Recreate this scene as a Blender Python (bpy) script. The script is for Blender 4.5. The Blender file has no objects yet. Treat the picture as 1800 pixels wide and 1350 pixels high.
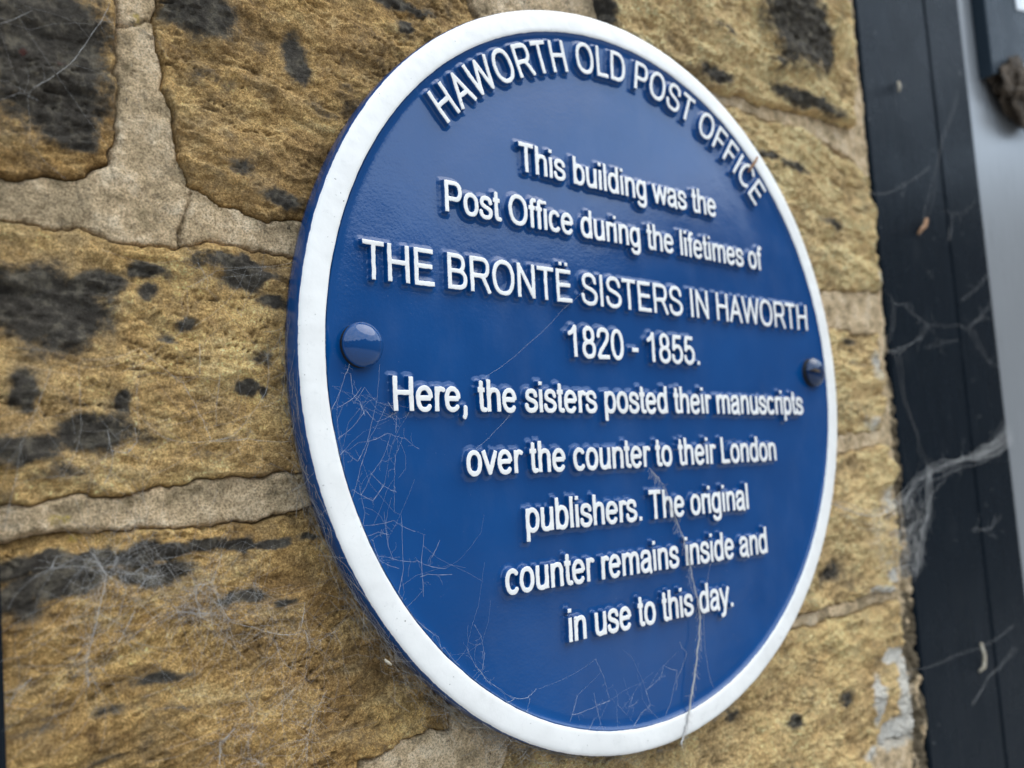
# Round cast plaque on a sandstone wall beside a painted timber door frame.
# Authoring unit is the millimetre: x to the right along the wall, y up, z out of the wall.
import bpy, math, random
import numpy as np
from mathutils import Vector, Matrix

S = 0.001
scene = bpy.context.scene
C = scene.collection
random.seed(7)

def W(x, y, z):
    return Vector((x * S, -z * S, y * S))

# ------------------------------------------------------------------ camera
cam_d = bpy.data.cameras.new('camera')
cam = bpy.data.objects.new('camera', cam_d)
C.objects.link(cam)
scene.camera = cam
cam_d.sensor_width = 36.0
cam_d.lens = 29.713
cam_d.clip_start = 0.01
cam_d.clip_end = 200.0
_f = Vector((0.62308868, 0.77476523, 0.10723495)).normalized()
_u = Vector((-0.0274114, -0.1153877, 0.99294224))
_r = _f.cross(_u).normalized()
_u = _r.cross(_f).normalized()
_m = Matrix((_r, _u, -_f)).transposed().to_4x4()
_m.translation = W(-301.862, -47.731, 277.006)
cam.matrix_world = _m
cam_d.dof.use_dof = True
cam_d.dof.focus_distance = 0.326
cam_d.dof.aperture_fstop = 7.9

# ------------------------------------------------------------------ sky and sun
SUN_EL, SUN_AZ = math.radians(56), math.radians(128)     # azimuth clockwise from +Y (into the wall)
world = bpy.data.worlds.new('World')
scene.world = world
world.use_nodes = True
wn, wl = world.node_tree.nodes, world.node_tree.links
wn.clear()

def wnode(t, **kw):
    n = wn.new(t)
    for k, v in kw.items():
        setattr(n, k, v)
    return n

sky = wnode('ShaderNodeTexSky', sky_type='NISHITA', sun_disc=False)
sky.sun_elevation, sky.sun_rotation = SUN_EL, SUN_AZ
sky.dust_density = 3.0
tc = wnode('ShaderNodeTexCoord')
sep = wnode('ShaderNodeSeparateXYZ')
wl.new(tc.outputs['Generated'], sep.inputs[0])
# broken cloud cover over the clear sky
cn = wnode('ShaderNodeTexNoise'); cn.inputs['Scale'].default_value = 4.5; cn.inputs['Detail'].default_value = 7
cmap = wnode('ShaderNodeMapping'); cmap.inputs['Scale'].default_value = (1, 1, 2.2)
wl.new(tc.outputs['Generated'], cmap.inputs[0]); wl.new(cmap.outputs[0], cn.inputs['Vector'])
cr = wnode('ShaderNodeMapRange'); cr.inputs[1].default_value = 0.36; cr.inputs[2].default_value = 0.62
wl.new(cn.outputs['Fac'], cr.inputs[0])
cloudc = wnode('ShaderNodeMixRGB'); cloudc.inputs[1].default_value = (6.9, 9.2, 11.7, 1); cloudc.inputs[2].default_value = (11.1, 12.7, 14.5, 1)
wl.new(cr.outputs[0], cloudc.inputs[0])
mixsky = wnode('ShaderNodeMixRGB'); mixsky.inputs[0].default_value = 0.8
wl.new(sky.outputs[0], mixsky.inputs[1]); wl.new(cloudc.outputs[0], mixsky.inputs[2])
# uneven skyline of the far side of the street, and pale paving below it
sn = wnode('ShaderNodeTexNoise'); sn.inputs['Scale'].default_value = 6.0; sn.inputs['Detail'].default_value = 6
smap = wnode('ShaderNodeMapping'); smap.inputs['Scale'].default_value = (1, 1, 0.25)
wl.new(tc.outputs['Generated'], smap.inputs[0]); wl.new(smap.outputs[0], sn.inputs['Vector'])
ma = wnode('ShaderNodeMath', operation='MULTIPLY_ADD'); ma.inputs[1].default_value = -0.3
wl.new(sn.outputs['Fac'], ma.inputs[0]); wl.new(sep.outputs['Z'], ma.inputs[2])
edge = wnode('ShaderNodeMapRange'); edge.inputs[1].default_value = 0.125; edge.inputs[2].default_value = 0.145
wl.new(ma.outputs[0], edge.inputs[0])
low = wnode('ShaderNodeMapRange'); low.inputs[1].default_value = -0.10; low.inputs[2].default_value = -0.20
wl.new(sep.outputs['Z'], low.inputs[0])
hn = wnode('ShaderNodeTexNoise'); hn.inputs['Scale'].default_value = 14; hn.inputs['Detail'].default_value = 4
wl.new(tc.outputs['Generated'], hn.inputs['Vector'])
house = wnode('ShaderNodeMixRGB'); house.inputs[1].default_value = (0.3, 0.32, 0.35, 1); house.inputs[2].default_value = (1.3, 1.28, 1.25, 1)
wl.new(hn.outputs['Fac'], house.inputs[0])
street = wnode('ShaderNodeMixRGB'); street.inputs[2].default_value = (2.8, 3.0, 3.2, 1)
wl.new(low.outputs[0], street.inputs[0]); wl.new(house.outputs[0], street.inputs[1])
full = wnode('ShaderNodeMixRGB')
wl.new(edge.outputs[0], full.inputs[0]); wl.new(street.outputs[0], full.inputs[1]); wl.new(mixsky.outputs[0], full.inputs[2])
bg = wnode('ShaderNodeBackground'); bg.inputs['Strength'].default_value = 0.15
wl.new(full.outputs[0], bg.inputs['Color'])
wo = wnode('ShaderNodeOutputWorld')
wl.new(bg.outputs[0], wo.inputs['Surface'])

sun_d = bpy.data.lights.new('sun', 'SUN')
sun_d.energy = 1.25
sun_d.angle = math.radians(55)
sun_d.color = (1.0, 0.94, 0.84)
sun = bpy.data.objects.new('sun', sun_d)
C.objects.link(sun)
_sd = Vector((math.sin(SUN_AZ) * math.cos(SUN_EL), math.cos(SUN_AZ) * math.cos(SUN_EL), math.sin(SUN_EL)))
sun.rotation_euler = _sd.to_track_quat('Z', 'Y').to_euler()

scene.view_settings.view_transform = 'Standard'
scene.view_settings.look = 'None'
scene.view_settings.exposure = 0.52
scene.view_settings.gamma = 1.0
scene.view_settings.use_curve_mapping = False
scene.cycles.max_bounces = 6
scene.cycles.use_denoising = True

# ------------------------------------------------------------------ measured tables (mm on the wall)
STONES = {'a':[(-279.0,115.4),(-233.4,131.6),(-232.9,95.2),(-231.6,71.5),(-233.6,62.3),(-240.8,57.2),(-255.5,53.7),(-277.9,50.0)],'b':[(-218.0,137.2),(-217.2,107.8),(-213.7,83.7),(-210.7,66.8),(-205.1,58.1),(-194.1,54.6),(-179.2,52.0),(-163.4,52.9),(-123.0,56.2),(-74.4,81.8),(-64.2,141.2),(-77.5,166.4),(-87.8,183.7)],'c':[(-1.3,214.5),(2.3,184.3),(18.5,176.5),(59.8,179.1),(86.2,170.1),(121.7,173.8),(157.3,175.9),(210.1,180.7),(248.0,183.7),(261.5,230.1),(258.9,268.2),(260.5,308.0)],'d':[(-50.8,136.4),(-0.1,155.6),(67.5,160.3),(114.7,162.8),(143.5,163.7),(187.4,164.9),(235.1,160.3),(269.1,147.9),(269.0,113.7),(263.4,67.1),(194.2,61.8),(106.5,55.8),(-27.3,61.7),(-46.6,95.1)],'e':[(-30.2,25.1),(102.5,25.4),(193.0,34.1),(258.0,34.5),(258.2,15.5),(256.0,-8.2),(248.9,-29.6),(195.3,-31.8),(94.9,-33.4),(-34.6,-31.8)],'f':[(-36.3,-52.9),(92.8,-49.3),(192.9,-46.2),(246.7,-41.1),(260.0,-51.0),(256.3,-96.7),(247.6,-133.3),(197.7,-134.3),(135.3,-135.7),(57.9,-132.2),(-41.8,-123.9)],'g':[(-66.0,-136.7),(56.8,-141.0),(133.9,-144.8),(195.8,-144.5),(247.9,-142.9),(249.9,-166.7),(251.6,-196.1),(251.3,-226.7),(222.2,-225.4),(196.6,-233.1),(173.1,-272.5),(-79.4,-198.0),(-82.0,-168.0)],'h':[(-277.6,33.1),(-255.3,35.3),(-244.1,36.0),(-235.6,35.1),(-219.6,34.5),(-211.8,34.5),(-204.4,37.3),(-186.0,36.3),(-168.4,37.8),(-123.7,39.3),(-97.4,0.4),(-110.6,-35.5),(-142.2,-39.7),(-170.3,-42.0),(-191.5,-43.2),(-203.3,-43.3),(-214.6,-44.3),(-223.6,-46.5),(-243.7,-46.4),(-254.6,-48.4),(-276.1,-50.5)],'i':[(-275.9,-60.0),(-240.4,-59.7),(-214.7,-60.0),(-191.8,-59.9),(-164.0,-56.8),(-127.7,-55.4),(-101.9,-84.7),(-104.3,-129.6),(-107.9,-146.5),(-131.4,-145.9),(-148.5,-149.7),(-155.9,-163.7),(-165.1,-176.5),(-274.2,-158.3)]}
SOOT = [(-252.6,91.7,20.3,31.6,1.0),(-247.5,70.0,13.2,10.5,0.75),(-204.4,124.1,13.5,8.7,1),(-167.6,115.8,5.6,10.7,0.95),(-174.6,59.1,9.5,4.0,0.9),(-189.7,67.7,5.3,3.0,0.5),(-198.6,100.2,10.3,4.3,0.35),(-121.7,154.0,19.8,3.6,0.7),(-118.0,142.4,4.0,3.7,0.7),(-157.4,97.0,7.3,3.3,0.35),(-252.0,12.6,19.0,15.4,0.95),(-222.4,26.3,7.7,3.9,1),(-223.3,18.8,4.3,3.1,0.7),(-238.2,20.4,10.1,5.6,0.9),(-191.3,31.4,15.6,3.8,0.85),(-187.2,27.7,12.7,6.3,0.9),(-177.7,20.2,9.9,3.4,0.85),(-214.8,3.9,3.0,2.0,0.7),(-209.1,9.2,3.5,1.8,0.6),(-188.3,-12.5,4.9,3.3,1.15),(-182.7,-13.6,3.0,2.9,1.0),(-183.5,-0.6,7.2,3.3,0.5),(-230.1,-19.4,2.9,4.0,0.75),(-258.7,-15.2,5.7,6.6,0.9),(-240.5,-28.4,14.0,6.2,0.85),(-257.8,-32.5,10.5,5.8,0.85),(-248.5,-39.7,9.4,2.4,0.5),(-199.3,-35.7,7.8,2.4,0.4),(-260.4,-67.7,8.7,4.7,1),(-249.1,-67.2,7.8,4.1,1.1),(-237.2,-67.1,8.2,3.2,1.05),(-225.4,-67.0,7.8,4.0,1.15),(-214.8,-67.4,7.2,2.5,1),(-204.5,-65.8,7.2,2.8,1.1),(-191.9,-66.9,8.0,2.3,1.1),(-179.5,-67.0,8.4,1.8,1),(-166.5,-66.3,6.6,1.6,0.9),(-246.7,-72.6,17.2,5.1,0.85),(-220.2,-73.5,12.3,4.0,0.75),(-192.2,-85.2,9.5,2.8,0.65),(-177.9,-87.9,5.2,1.8,0.7),(-258.8,-76.2,8.8,7.4,0.6),(-216.8,-107.6,10.6,1.8,0.5),(-232.2,-112.5,9.9,1.7,0.35),(-209.7,-117.0,11.0,1.8,0.45),(-235.4,-128.7,8.1,1.3,0.5),(-254.0,-116.2,8.9,1.6,0.4),(182.1,238.1,35.5,35.3,1.15),(208.6,236.0,14.5,25.6,0.9),(89.8,178.0,16.1,5.8,1),(183.9,184.7,40.7,5.7,0.85),(147.0,233.0,11.3,17.9,0.6),(151.6,200.1,11.3,4.0,0.5),(0.7,189.4,11.0,8.4,1),(104.0,208.6,14.0,3.8,0.35),(143.2,140.1,15.8,3.3,0.7),(167.4,139.0,18.1,4.2,0.65),(211.9,107.2,18.4,4.8,0.6),(98.9,122.9,5.5,2.8,0.4),(174.7,-116.0,15.0,7.4,0.7),(146.4,-139.2,46.4,3.2,0.8),(197.1,-137.7,39.3,2.7,0.6),(175.9,-191.3,9.9,5.2,0.7),(120.1,-191.6,6.4,4.8,0.7),(71.2,-178.3,5.7,4.0,0.7),(223.9,14.0,21.5,2.3,0.35),(219.5,29.0,14.2,3.1,0.6)]
CLEAN = [(-178.7,25.0,3.2,2.4,1),(-233.9,68.1,2.5,7.9,0.9),(-244.2,60.2,10.0,3.1,0.9),(-223.0,118.6,2.6,2.5,0.3)]
PALE = [(236.2,-176.1,18.5,5.5,1.1),(246.9,-204.2,10.9,32.8,1.15),(231.1,-224.0,25.1,11.4,1.15),(211.8,-199.0,8.0,16.0,1.05),(200.7,-229.0,11.7,5.8,0.9),(229.2,-132.9,25.5,3.5,0.8),(243.1,-125.4,10.2,5.1,0.9),(267.5,76.5,9.6,6.6,0.7),(250.2,13.2,9.1,15.8,0.7),(238.4,-25.7,14.7,10.6,0.6),(248.1,46.5,15.3,8.0,0.5),(251.0,-77.4,14.9,15.0,0.6)]
LICH = [(-224.3,115.7,3.2,4.6,1),(-246.8,-55.4,4.8,4.5,1),(-242.8,-60.6,3.2,1.8,0.9),(-259.7,-61.1,3.0,1.6,0.6),(-192.4,28.0,2.1,1.2,0.9),(-225.1,47.1,2.1,1.6,0.5)]
RED = [(-259.5,92.2,1.9,2.0,1),(-248.5,91.5,2.0,2.3,0.8),(-261.4,98.3,1.1,1.1,0.7)]
WALLWEB = [[(-243.6,-6.2),(-242.9,-12.3),(-243.2,-17.6),(-242.9,-25.5),(-244.0,-33.3),(-245.8,-37.0),(-248.6,-42.5)],[(-251.1,-7.4),(-253.6,-16.1),(-256.0,-23.8),(-259.1,-31.3),(-259.8,-39.6),(-261.6,-47.7),(-263.4,-56.5)],[(-225.8,-0.8),(-217.0,-7.8),(-211.6,-11.4),(-207.6,-18.9),(-205.2,-24.6),(-203.4,-30.3)],[(-228.5,-20.1),(-219.0,-29.2),(-216.3,-30.5),(-211.8,-31.3),(-203.4,-31.1),(-195.6,-29.4),(-189.5,-22.2),(-183.9,-14.6),(-182.1,-8.5),(-183.0,-0.4)],[(-177.5,5.0),(-175.7,-6.2),(-178.0,-16.5),(-185.4,-19.6)],[(-203.4,-31.1),(-190.7,-30.5),(-174.1,-31.5)],[(-235.2,-27.3),(-233.8,-35.3),(-234.3,-40.2),(-236.0,-44.0)],[(-227.6,-26.4),(-226.8,-30.9),(-229.7,-34.5),(-234.3,-33.5)],[(-206.5,30.6),(-203.7,24.0),(-203.3,21.1)],[(-210.3,21.3),(-199.7,28.4),(-189.6,30.4),(-170.3,35.0)],[(-193.9,15.0),(-192.0,12.1)],[(-206.2,2.2),(-206.0,-8.4)],[(-199.8,-8.1),(-201.3,-20.8),(-200.8,-25.6)],[(-266.5,98.5),(-257.4,105.1)],[(-255.6,75.9),(-260.2,77.5),(-266.2,73.3)],[(-257.2,79.2),(-246.1,91.5),(-241.1,100.6),(-235.2,113.3)],[(-239.1,-65.3),(-235.9,-71.6),(-235.6,-75.0),(-237.9,-80.7),(-239.9,-91.2),(-241.4,-96.8),(-240.3,-104.4)],[(-233.5,-65.0),(-232.4,-67.7),(-235.1,-71.7)],[(-249.2,-64.8),(-250.7,-68.3)],[(-226.1,-77.0),(-223.5,-73.8),(-218.4,-73.9)],[(-200.1,-69.1),(-203.1,-78.0),(-208.2,-78.3),(-208.6,-81.5),(-207.8,-84.7),(-207.2,-88.3)],[(-203.1,-78.9),(-200.4,-86.6),(-196.6,-91.7),(-188.9,-94.7),(-179.9,-98.5),(-173.7,-99.1)],[(-215.8,-85.4),(-210.5,-86.6),(-207.2,-87.4),(-202.3,-87.8)],[(-207.2,-88.3),(-204.1,-90.4)],[(-188.6,-79.7),(-186.1,-84.7)],[(-182.0,-99.5),(-179.1,-106.6)],[(-171.3,-88.6),(-172.5,-95.2)],[(-174.1,-117.0),(-178.8,-120.8),(-180.6,-127.0)],[(-163.5,-120.0),(-168.1,-127.8),(-170.8,-134.8),(-171.9,-142.1)],[(-192.2,-116.3),(-189.4,-120.5),(-190.5,-128.5),(-192.5,-131.7)],[(-170.5,-98.4),(-169.6,-104.4)],[(-227.8,-84.6),(-232.4,-93.4)],[(-255.6,-99.1),(-259.1,-101.6),(-261.9,-106.5)],[(-196.2,-126.3),(-201.0,-129.7),(-202.0,-135.7)],[(-188.8,-138.0),(-186.8,-140.3)],[(-167.4,-102.8),(-158.4,-99.2)],[(-232.7,-71.1),(-228.6,-72.4),(-224.0,-70.3)]]
RIVWEB = [[(-155.0,-4.1),(-157.4,-8.8),(-159.2,-15.1),(-162.8,-21.3),(-164.2,-29.4)],[(-155.6,-7.7),(-154.0,-14.9),(-151.3,-18.0),(-150.3,-23.2)],[(-143.6,-4.0),(-144.6,-16.9),(-148.3,-32.6)],[(-153.6,-18.5),(-149.9,-12.7),(-144.2,-17.9),(-136.9,-19.3)],[(-149.9,-12.3),(-154.7,-17.0),(-160.5,-20.2)],[(-160.7,-31.4),(-153.9,-26.4),(-150.2,-21.1),(-144.0,-25.3),(-137.0,-22.1),(-139.3,-17.8)],[(-161.1,-37.5),(-157.6,-35.6),(-153.2,-39.8),(-148.3,-32.6),(-141.3,-20.0)],[(-137.1,-23.2),(-137.8,-29.6)],[(-148.3,-32.6),(-139.8,-29.6),(-133.7,-31.8),(-126.3,-35.8)],[(-133.7,-31.8),(-136.5,-38.1),(-137.6,-46.6),(-138.6,-59.1)],[(-148.3,-32.6),(-152.1,-41.9),(-155.9,-51.9),(-159.5,-57.7)],[(-139.8,-30.6),(-141.8,-38.0),(-147.5,-44.1),(-152.5,-52.1)],[(-155.9,-49.9),(-147.9,-54.4),(-143.0,-48.4)],[(-138.3,-51.8),(-143.0,-49.5),(-147.5,-44.1)],[(-152.4,-48.0),(-150.9,-58.3),(-153.1,-68.2)],[(-159.5,-58.7),(-152.9,-63.2),(-138.7,-62.2),(-129.0,-67.1)],[(-153.0,-67.2),(-146.0,-65.8),(-141.3,-67.2)],[(-143.4,-58.8),(-141.5,-71.3),(-139.3,-76.6)],[(-136.2,-60.3),(-136.5,-80.0),(-138.3,-88.0)],[(-150.9,-72.5),(-141.7,-75.4),(-130.8,-78.1)],[(-125.3,-68.5),(-127.0,-77.9),(-127.1,-91.5)],[(-147.3,-68.7),(-146.4,-75.9),(-137.0,-80.0)],[(-130.7,-77.5),(-124.6,-80.3),(-116.9,-82.1)],[(-118.9,-71.2),(-123.1,-77.2)],[(-128.5,-84.0),(-124.7,-83.4),(-114.3,-84.6)],[(-138.3,-88.0),(-135.1,-92.6),(-131.7,-99.2),(-122.0,-106.9),(-119.8,-114.5)],[(-113.5,-118.8),(-118.4,-111.6)],[(-108.4,-113.3),(-105.5,-119.1),(-103.0,-123.8),(-99.8,-116.8),(-101.6,-110.0),(-103.3,-105.4)],[(-102.9,-122.7),(-98.3,-129.0),(-101.6,-124.1)],[(-98.3,-127.9),(-92.3,-132.3),(-86.8,-136.6),(-79.5,-137.7),(-73.3,-135.5)],[(-86.8,-136.6),(-91.2,-136.9)],[(-79.5,-137.7),(-81.5,-144.3)],[(-85.4,-136.9),(-88.2,-135.3)],[(-40.3,-129.2),(-37.5,-136.9),(-33.0,-144.9),(-32.5,-147.4)],[(-53.2,-142.2),(-58.8,-151.4)],[(-56.4,-149.2),(-47.2,-149.7),(-40.2,-148.3),(-33.3,-147.8)],[(-42.5,-143.1),(-40.7,-152.9),(-38.6,-160.5)],[(-28.2,-150.7),(-21.6,-157.0)],[(-30.8,-151.4),(-30.8,-159.8)],[(-18.4,-162.5),(-14.2,-157.3),(-8.3,-154.8),(-9.5,-148.3),(-1.3,-143.5),(1.1,-138.8),(12.7,-143.5)],[(-8.5,-156.7),(-3.3,-162.1)],[(-18.8,-147.7),(-21.2,-153.4),(-15.6,-152.1)],[(-47.9,-158.4),(-42.4,-153.7)]]
THREAD = [[(-24.5,43.8),(-47.5,25.6),(-68.6,8.9),(-94.0,-7.2)],[(-81.6,-22.6),(-89.5,-28.9),(-100.0,-36.4)],[(90.7,-41.4),(69.1,-34.4),(14.6,-39.2)],[(14.4,-40.6),(17.5,-50.3),(6.7,-55.3)]]
STRAND = [(1.8,-47.5),(8.2,-52.1),(12.7,-59.6),(16.8,-68.0),(20.5,-76.2),(24.0,-86.3),(26.1,-94.7),(27.9,-105.0),(30.3,-113.7),(30.8,-121.1),(29.4,-128.8),(26.2,-137.9),(24.0,-146.3),(20.4,-155.3),(17.9,-162.7),(14.1,-170.9),(11.0,-176.6)]
STRANDF = [[(41.7,-96.3),(36.9,-106.8),(33.5,-120.1),(33.0,-138.9),(35.2,-150.0),(36.3,-155.6)],[(11.5,-143.1),(6.2,-155.0),(1.5,-161.6)],[(14.9,-130.6),(18.4,-136.5),(11.2,-145.6),(8.6,-151.6)],[(25.0,-97.3),(26.3,-108.3)]]
RWEB = [[(426.5,-29.5),(406.3,-40.5),(381.5,-48.8),(342.0,-52.4),(316.0,-55.3),(292.0,-58.9),(271.8,-65.4),(252.3,-75.7),(230.3,-81.0),(210.4,-84.0),(181.1,-78.6),(163.1,-72.4)],[(434.9,-38.6),(407.7,-47.2),(386.2,-50.2),(360.9,-52.5)],[(419.0,-25.0),(399.6,-38.2),(376.6,-48.6)],[(404.2,-40.5),(381.0,-43.2),(377.6,-48.7)],[(378.4,-41.4),(378.8,-47.8),(366.6,-49.3)],[(292.0,-58.9),(285.8,-68.0),(284.5,-77.6),(278.8,-88.7),(271.2,-97.6),(266.5,-108.5),(263.7,-117.5),(259.5,-122.6),(243.0,-120.8),(222.2,-121.5)],[(342.0,-52.4),(331.0,-59.9),(313.9,-64.5),(306.8,-68.9),(292.5,-75.3),(284.3,-78.7)],[(288.8,-58.4),(281.1,-44.5),(276.3,-36.7),(266.0,-9.6),(261.4,13.6),(258.2,21.2)],[(278.8,-88.7),(262.6,-93.2),(248.2,-95.8),(227.3,-96.0)],[(271.2,-97.6),(254.6,-101.9),(239.3,-102.4)],[(252.3,-75.7),(260.3,-81.8),(283.3,-79.4)],[(174.4,-79.9),(192.0,-91.4),(226.2,-94.1),(247.8,-97.6),(267.3,-97.3)],[(228.1,-121.0),(213.6,-121.9)],[(248.9,28.4),(256.7,40.6),(264.0,57.7),(280.1,58.4),(299.0,49.8),(305.4,44.1),(300.2,35.6),(273.8,27.9),(249.3,22.7)],[(305.4,44.1),(328.4,45.0),(361.6,48.2),(380.6,46.0),(384.4,41.0)],[(380.6,46.0),(389.3,52.5),(410.6,63.2),(423.3,71.2)],[(389.3,52.5),(404.0,58.1),(413.9,55.7)],[(380.6,46.0),(392.3,32.5),(410.4,22.2),(417.7,18.0)],[(371.5,68.8),(393.6,77.6),(417.3,89.3),(420.7,94.3)],[(307.0,27.8),(330.2,33.3),(353.8,35.6)],[(269.4,25.7),(259.0,21.3),(249.4,23.1)],[(402.9,240.6),(367.9,197.0),(346.5,165.4),(330.9,136.2),(313.3,111.9)],[(358.6,136.2),(378.2,137.5),(394.3,141.9),(415.0,154.7)],[(368.0,135.5),(365.2,123.8),(355.2,113.5)],[(240.0,131.1),(271.9,136.7),(298.6,147.8),(338.0,168.2)],[(394.3,-96.6),(371.7,-105.5),(352.9,-103.2),(343.0,-105.3)],[(371.7,-105.5),(382.8,-112.7)],[(318.5,-221.5),(345.1,-207.4),(393.0,-195.5)],[(230.1,-182.8),(301.3,-184.3),(397.5,-179.5)]]
VEIL = [(210.4,-84.0),(251.9,-77.6),(283.3,-79.4),(271.2,-97.6),(262.9,-117.4),(243.0,-120.8),(222.2,-121.5),(203.4,-102.7)]
CRACKS=[((-207.1, 56.1), (-210.5, 43.3)), ((-210.5, 43.3), (-211.0, 37.2)), ((-232.2, 111.6), (-218.3, 115.4))]

# ------------------------------------------------------------------ noise and helpers
def _hash(ix, iy, seed):
    h = (ix.astype(np.int64) * 374761393 + iy.astype(np.int64) * 668265263 + seed * 974711) & 0x7fffffff
    h = ((h ^ (h >> 13)) * 1274126177) & 0x7fffffff
    return ((h ^ (h >> 16)) & 0xffff) / 65535.0

def perlin(x, y, seed=0):
    ix, iy = np.floor(x), np.floor(y)
    fx, fy = x - ix, y - iy
    ux, uy = fx * fx * fx * (fx * (fx * 6 - 15) + 10), fy * fy * fy * (fy * (fy * 6 - 15) + 10)
    def g(dx, dy):
        a = _hash(ix + dx, iy + dy, seed) * 2 * np.pi
        return np.cos(a) * (fx - dx) + np.sin(a) * (fy - dy)
    a = g(0, 0) * (1 - ux) + g(1, 0) * ux
    b = g(0, 1) * (1 - ux) + g(1, 1) * ux
    return (a * (1 - uy) + b * uy) * 1.5

def fbm(x, y, seed=0, octaves=4, gain=0.5, ridged=False):
    s, a = 0 * x, 1.0
    for k in range(octaves):
        n = perlin(x * 2 ** k, y * 2 ** k, seed + 17 * k)
        s = s + a * ((1 - 2 * np.abs(n)) if ridged else n)
        a *= gain
    return s

def smooth(e0, e1, x):
    t = np.clip((x - e0) / (e1 - e0), 0, 1)
    return t * t * (3 - 2 * t)

def tag(o, label=None, cat=None, group=None, kind=None):
    if label: o['label'] = label
    if cat: o['category'] = cat
    if group: o['group'] = group
    if kind: o['kind'] = kind
    return o

def empty(name, loc, label, cat, group=None):
    o = bpy.data.objects.new(name, None)
    o.empty_display_size = 0.02
    C.objects.link(o)
    o.location = loc
    return tag(o, label, cat, group)

def link(name, me, mats, parent=None, smooth_shade=True):
    o = bpy.data.objects.new(name, me)
    C.objects.link(o)
    for m in (mats if isinstance(mats, (list, tuple)) else [mats]):
        me.materials.append(m)
    if smooth_shade:
        me.polygons.foreach_set('use_smooth', np.ones(len(me.polygons), dtype=bool))
    if parent is not None:
        o.parent = parent
        o.matrix_parent_inverse = Matrix.Translation(-parent.location)
    me.update()
    return o

def raw_mesh(name, co, quads, attrs=None):
    me = bpy.data.meshes.new(name)
    n = len(co)
    me.vertices.add(n)
    me.vertices.foreach_set('co', np.ascontiguousarray(co, dtype=np.float32).ravel())
    k = quads.shape[1]
    me.loops.add(quads.size)
    me.polygons.add(len(quads))
    me.loops.foreach_set('vertex_index', quads.astype(np.int32).ravel())
    me.polygons.foreach_set('loop_start', np.arange(0, quads.size, k, dtype=np.int32))
    me.update(calc_edges=True)
    me.validate()
    for an, av in (attrs or {}).items():
        a = me.attributes.new(an, 'FLOAT', 'POINT')
        a.data.foreach_set('value', np.ascontiguousarray(av, dtype=np.float32).ravel())
    return me

def grid_mesh(name, X, Y, Z, keep, attrs=None):
    """Sheet over a regular grid (mm); keep marks the vertices whose cells are built."""
    ny, nx = X.shape
    idx = np.arange(nx * ny).reshape(ny, nx)
    cell = keep[:-1, :-1] & keep[1:, :-1] & keep[:-1, 1:] & keep[1:, 1:]
    q = np.stack([idx[:-1, :-1][cell], idx[:-1, 1:][cell], idx[1:, 1:][cell], idx[1:, :-1][cell]], 1)
    used = np.unique(q)
    remap = np.full(nx * ny, -1, dtype=np.int64)
    remap[used] = np.arange(len(used))
    co = np.stack([X.ravel()[used], -Z.ravel()[used], Y.ravel()[used]], 1) * S
    return raw_mesh(name, co, remap[q], {k: v.ravel()[used] for k, v in (attrs or {}).items()})

def lathe(name, prof, seg, mats, parent, cx=0.0, cy=0.0, attrs=None, wob=None):
    """Turn a profile of (radius, z) mm about the axis that leaves the wall."""
    n = len(prof)
    a = np.linspace(0, 2 * np.pi, seg, endpoint=False)
    pr = np.array(prof, float)
    R = np.repeat(pr[:, 0][:, None], seg, 1)
    Zz = np.repeat(pr[:, 1][:, None], seg, 1)
    if wob is not None:
        R, Zz = wob(R, Zz, a[None, :])
    co = np.stack([cx + R * np.cos(a), -Zz, cy + R * np.sin(a)], -1).reshape(-1, 3) * S
    i = np.arange(n - 1)[:, None] * seg
    j = np.arange(seg)[None, :]
    j2 = (j + 1) % seg
    q = np.stack([i + j, i + seg + j, i + seg + j2, i + j2], -1).reshape(-1, 4)
    at = {k: np.repeat(np.array(v, float)[:, None], seg, 1) for k, v in (attrs or {}).items()}
    return link(name, raw_mesh(name, co, q, at), mats, parent)

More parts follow.
